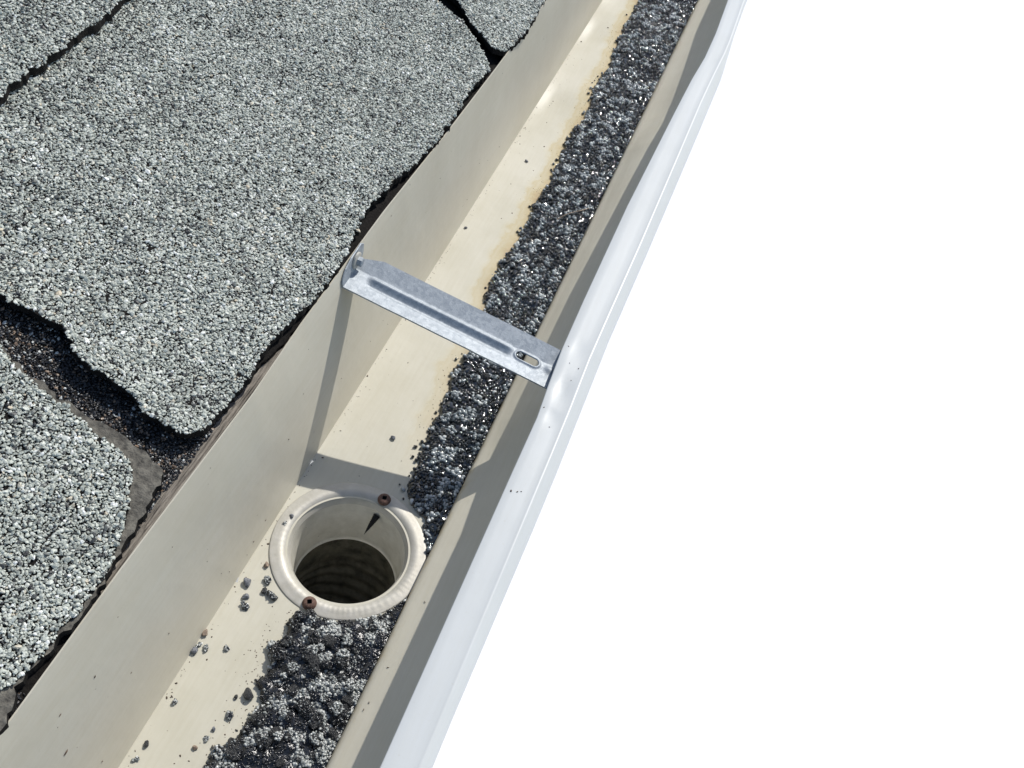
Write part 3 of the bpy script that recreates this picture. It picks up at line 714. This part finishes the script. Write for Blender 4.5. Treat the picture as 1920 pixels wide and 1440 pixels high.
# ------------------------------------------------------------------ loose chips one can count
ICO2 = ico(2)
def chip(x, y, size, kind, label, z=0.):
    r = size/2; V0, F0 = ICO2
    seed = int(abs(x*131+y*71)) % 997
    v = V0.copy()
    v *= (1+.42*(vnoise(v[:, 0]*1.7+seed, v[:, 1]*1.7+v[:, 2]*1.3, seed)[:, None]-.5)+.18*(vnoise(v[:, 0]*4+seed, v[:, 2]*4+v[:, 1]*3, seed+1)[:, None]-.5))
    # planar cuts for an angular look
    rr = np.random.default_rng(seed)
    for _ in range(7):
        nrm = rr.normal(size=3); nrm /= np.linalg.norm(nrm); dlt = v@nrm-.74
        v = v-np.clip(dlt, 0, None)[:, None]*nrm
    a = rr.uniform(0, 3.14); R2 = np.array([[math.cos(a), -math.sin(a), 0], [math.sin(a), math.cos(a), 0], [0, 0, 1]])
    v = (v*np.array([1.15, .85, .72]))@R2.T*r
    base = v+np.array([x, y, z+r*.52]); FF = F0
    if kind == 'clump':
        parts = []; ff = []
        for l in range(4):
            oo = np.array([rr.uniform(-.55, .55)*r, rr.uniform(-.5, .5)*r, 0]) if l else np.zeros(3)
            k_ = rr.uniform(.42, .72); qq_, _ = np.linalg.qr(rr.normal(size=(3, 3)))
            parts.append((v@qq_)*np.array([1, 1, .75])*k_+np.array([x, y, z+r*.42*k_+.2])+oo); ff.append(F0+l*len(v))
        base = np.vstack(parts); FF = np.vstack(ff)
        idx = rr.permutation(len(base))[:int(40+size*16)]; P = base[idx]; P = P[(P[:, 2] > z+r*.3)]
        P = P[rr.random(len(P)) < .75]
        sz = rr.uniform(.25, .62, len(P)); tn = np.clip(rr.normal(.78, .2, len(P)), 0, 1)
        Vg, Fg, Tg = rocks(P, sz, tn)
        o = mesh('granule_clump', np.vstack([base, Vg]), np.vstack([FF, Fg+len(base)]), CLUMP, None, smooth=False, attrs={'tone': np.concatenate([np.full(len(base), .2), Tg])})
    else:
        o = mesh('stone_chip', base, F0, {'dark': BITCH, 'grey': ROCKG, 'brown': ROCKB}[kind], None, smooth=False)
    # origin at the chip itself
    c = Vector((x, y, z))*S
    o.data.transform(Matrix.Translation(-c)); o.location = c
    return tag(o, label, 'clump' if kind == 'clump' else 'stone chip', 'loose bits on the gutter floor')
CH = [(-26.9, 384.5, 2.6, 'grey', 'tiny grey chip alone on the pale floor far up the gutter'),
      (-40.6, 282.7, 2.5, 'grey', 'small grey chip near the back wall just above the bracket'),
      (-9.2, 80.8, 3.1, 'grey', 'grey oval chip on the sunny floor between bracket and outlet'),
      (5.7, 81.2, 2.4, 'dark', 'little dark chip beside the stain below the bracket'),
      (-35.3, -28.4, 3.4, 'brown', 'brown chip touching the lower left rim of the flange'),
      (-31.1, -36.0, 5.4, 'clump', 'pale clump at the flange edge, above the larger pale clump'),
      (-28.6, -42.8, 3.6, 'dark', 'dark chip squeezed beside the large pale clump at the flange'),
      (-23.1, -43.7, 7.0, 'clump', 'largest loose pale clump, just outside the flange'),
      (-39.5, -42.1, 5.2, 'grey', 'smooth dark grey stone near the back wall left of the flange'),
      (-35.8, -49.6, 3.6, 'grey', 'grey stone stuck to the top of a pale clump'),
      (-33.6, -54.7, 5.4, 'clump', 'round pale clump with a grey stone against it'),
      (-44.0, -76.0, 3.6, 'brown', 'brownish chip on the corner line at the top of a small heap'),
      (-43.7, -86.6, 4.0, 'grey', 'dark grey stone at the bottom of the small heap by the back wall'),
      (-39.9, -82.4, 4.2, 'clump', 'pale clump in the small heap by the back wall'),
      (-43.5, -82.6, 2.4, 'clump', 'smallest pale clump in the heap by the back wall'),
      (-30.4, -79.0, 3.6, 'clump', 'lone pale clump in the middle of the bare floor strip'),
      (-38.2, -112.5, 3.6, 'clump', 'small speckled clump beside two tiny chips near the corner'),
      (-8.4, -96.0, 6.0, 'dark', 'large black angular stone at the edge of the chunky pile'),
      (-13.4, -99.1, 2.4, 'dark', 'narrow dark chip left of the large black stone'),
      (-11.3, -108.9, 5.0, 'clump', 'pale grey clump lying apart from the pile edge'),
      (-14.9, -117.1, 2.4, 'grey', 'small grey chip below the separate pale grey clump'),
      (-15.6, -122.1, 3.2, 'clump', 'pale brownish clump near the bottom of the pile edge'),
      (-18.2, -128.2, 2.6, 'brown', 'orange brown chip near the bottom of the bare floor'),
      (-39.4, -135.5, 3.0, 'dark', 'dark chip near the back wall at the lower end'),
      (-40.1, -143.6, 3.0, 'clump', 'last pale clump by the back wall at the lower end'),
      (-10.8, -68.5, 4.2, 'dark', 'dark stone poking out of the top left of the chunky pile')]
for c in CH: chip(*c)
chip(-37.4, 4.2, 2.8, 'grey', 'grey chip resting on the left side of the flange', z=.9)
chip(-38.6, -1.4, 3.4, 'clump', 'pale clump resting on the left side of the flange', z=.9)

# tiny dirt specks on floor, walls and lip: one object of slivers
V, F = [], []
def speck(p, r, el=1., ang=0., n=(0, 0, 1)):
    global V, F
    b = len(V); nrm = Vector(n).normalized(); u = nrm.orthogonal().normalized(); u = Matrix.Rotation(ang, 3, nrm)@u; v = nrm.cross(u)
    k = 7
    for h, sc in ((0., 1.), (r*.55, .5)):
        for i in range(k):
            a = 2*math.pi*i/k; rr = r*sc*random.uniform(.6, 1.25)
            q_ = Vector(p)+u*rr*el*math.cos(a)+v*rr*math.sin(a)/el+nrm*h; V.append(tuple(q_))
    F += [(b+i, b+(i+1) % k, b+k+(i+1) % k, b+k+i) for i in range(k)]+[tuple(b+k+i for i in range(k))]
FS = [(-42.6, 144.7), (-44.0, 118.1), (-44.2, 240.9), (-44.0, 243.9), (-34.2, 478.0), (-35.0, 470), (-29.2, 444.9), (-42.7, 426.9), (-42.9, 413.8), (-41.2, 587.2), (-25.7, 628.2), (-15.6, 317.9), (-20.7, 307.6), (-36.7, 213.0), (-42.4, 174.8), (-25.6, 140.9), (-40.6, 48.6), (-20.5, 411.8), (-28.3, 350.6), (-39.3, 403.5), (-9.5, 286.7), (-18.0, 376.7), (-16.5, 296.1), (-40.9, -16.4), (-44.1, -46.7), (-40.2, -76.2), (-36.1, -87.8), (-43.0, -104.3), (-43.2, -112.4), (-41.4, -111.0), (-22.6, -133.9)]
for x, y in FS: speck((x, y, 0.02), random.uniform(.35, .8), random.uniform(.8, 1.5), random.uniform(0, 3))
for _ in range(150):
    y = random.uniform(-175, 560); speck((-44.2+abs(random.gauss(0, 1.6)), y, .02), random.uniform(.12, .38), random.uniform(.8, 1.8), random.uniform(0, 3))
for _ in range(260):
    y = random.uniform(60, 640); speck((float(xl_up(y))-abs(random.gauss(0, 4))-1.5, y, .02), random.uniform(.12, .34), random.uniform(.8, 1.5), random.uniform(0, 3))
for _ in range(130):
    y = random.uniform(-175, -46); speck((float(xl_lo(y))-abs(random.gauss(0, 6))-1, y, .02), random.uniform(.14, .45), random.uniform(.8, 1.5), random.uniform(0, 3))
for _ in range(90):
    y = random.uniform(-170, 640); speck((random.uniform(-44, min(38, float(xl_up(y)) if y > 50 else -14)), y, .02), random.uniform(.12, .32), random.uniform(.8, 1.6), random.uniform(0, 3))
WS = [(-56.4, -135.4, 63.5, 1.1), (-50.4, -94.0, 30.0, .9), (-57.3, -155.9, 68.8, .8), (-48.1, -153.7, 16.7, .9), (-52.0, -120.3, 39.1, .6), (-50.0, 88.1, 27.4, .7), (-47.4, 154.2, 12.9, .5), (-46.9, -8.9, 9.9, .8), (-46.5, -22.4, 8.0, .9), (-47.3, -45.7, 12.5, .7), (-46.1, -30.0, 5.9, .7), (-48.5, -51.1, 19.0, .6), (-52.4, 25.4, 41.1, .9), (-48.2, 367, 17.3, .6), (-54.6, 282.9, 53.2, .5), (-53.6, -163.2, 48, 1.5)]
for x, y, z, r in WS: 
    xx = -45.1+(backx(y)+45.1)*z/95.7+(.9*math.sin(y*.011+1)+.5*math.sin(y*.027))*math.sin(z/95.7*math.pi)
    speck((xx+.05, y, z), r*.6, 1.6, random.uniform(0, 3), (1, 0, -.17))
for _ in range(40):
    y = random.uniform(-170, 500); z = random.uniform(3, 88)
    xx = -45.1+(backx(y)+45.1)*z/95.7+(.9*math.sin(y*.011+1)+.5*math.sin(y*.027))*math.sin(z/95.7*math.pi)
    speck((xx+.05, y, z), random.uniform(.12, .35), 1.5, random.uniform(0, 3), (1, 0, -.17))
for x, y in [(75.2, 126.6), (81.2, 125.1), (80.0, 114.7), (72.0, 88.4), (79.1, 76.7), (70.6, 139.0), (74, 28), (77, 28.8), (79, 30)]:
    speck((x, y, 73.0-.5*dent(y)*1.2+.1), random.uniform(.3, .6), 1.4, random.uniform(0, 3))
for x, y, z in [(50, -60, 14.4), (49, -80, 13.8), (48, -84, 13.3), (47.5, 100, 13), (52, 160, 16), (53, -20, 16.6), (49, 250, 13.8)]: speck((x, y, z), .45, 1.7, random.uniform(0, 3), (-.5, 0, 1))
tag(mesh('dirt_specks', V, F, DIRT), 'scattered tiny dirt specks over the gutter metal', 'dirt', kind='stuff')
# curled twig caught at the edge of the wet band
pts = [(19, 322, 7), (23, 328, 9), (28, 334, 9.6), (33, 340, 9), (37, 349, 6.5)]
Vt, Ft = tube(smoothp(pts, 2), .38, 7); tag(mesh('twig', Vt, Ft, ROCKB), 'thin brown twig on the wet granules near the front wall', 'twig')
# brown chip of debris stain on the pale floor
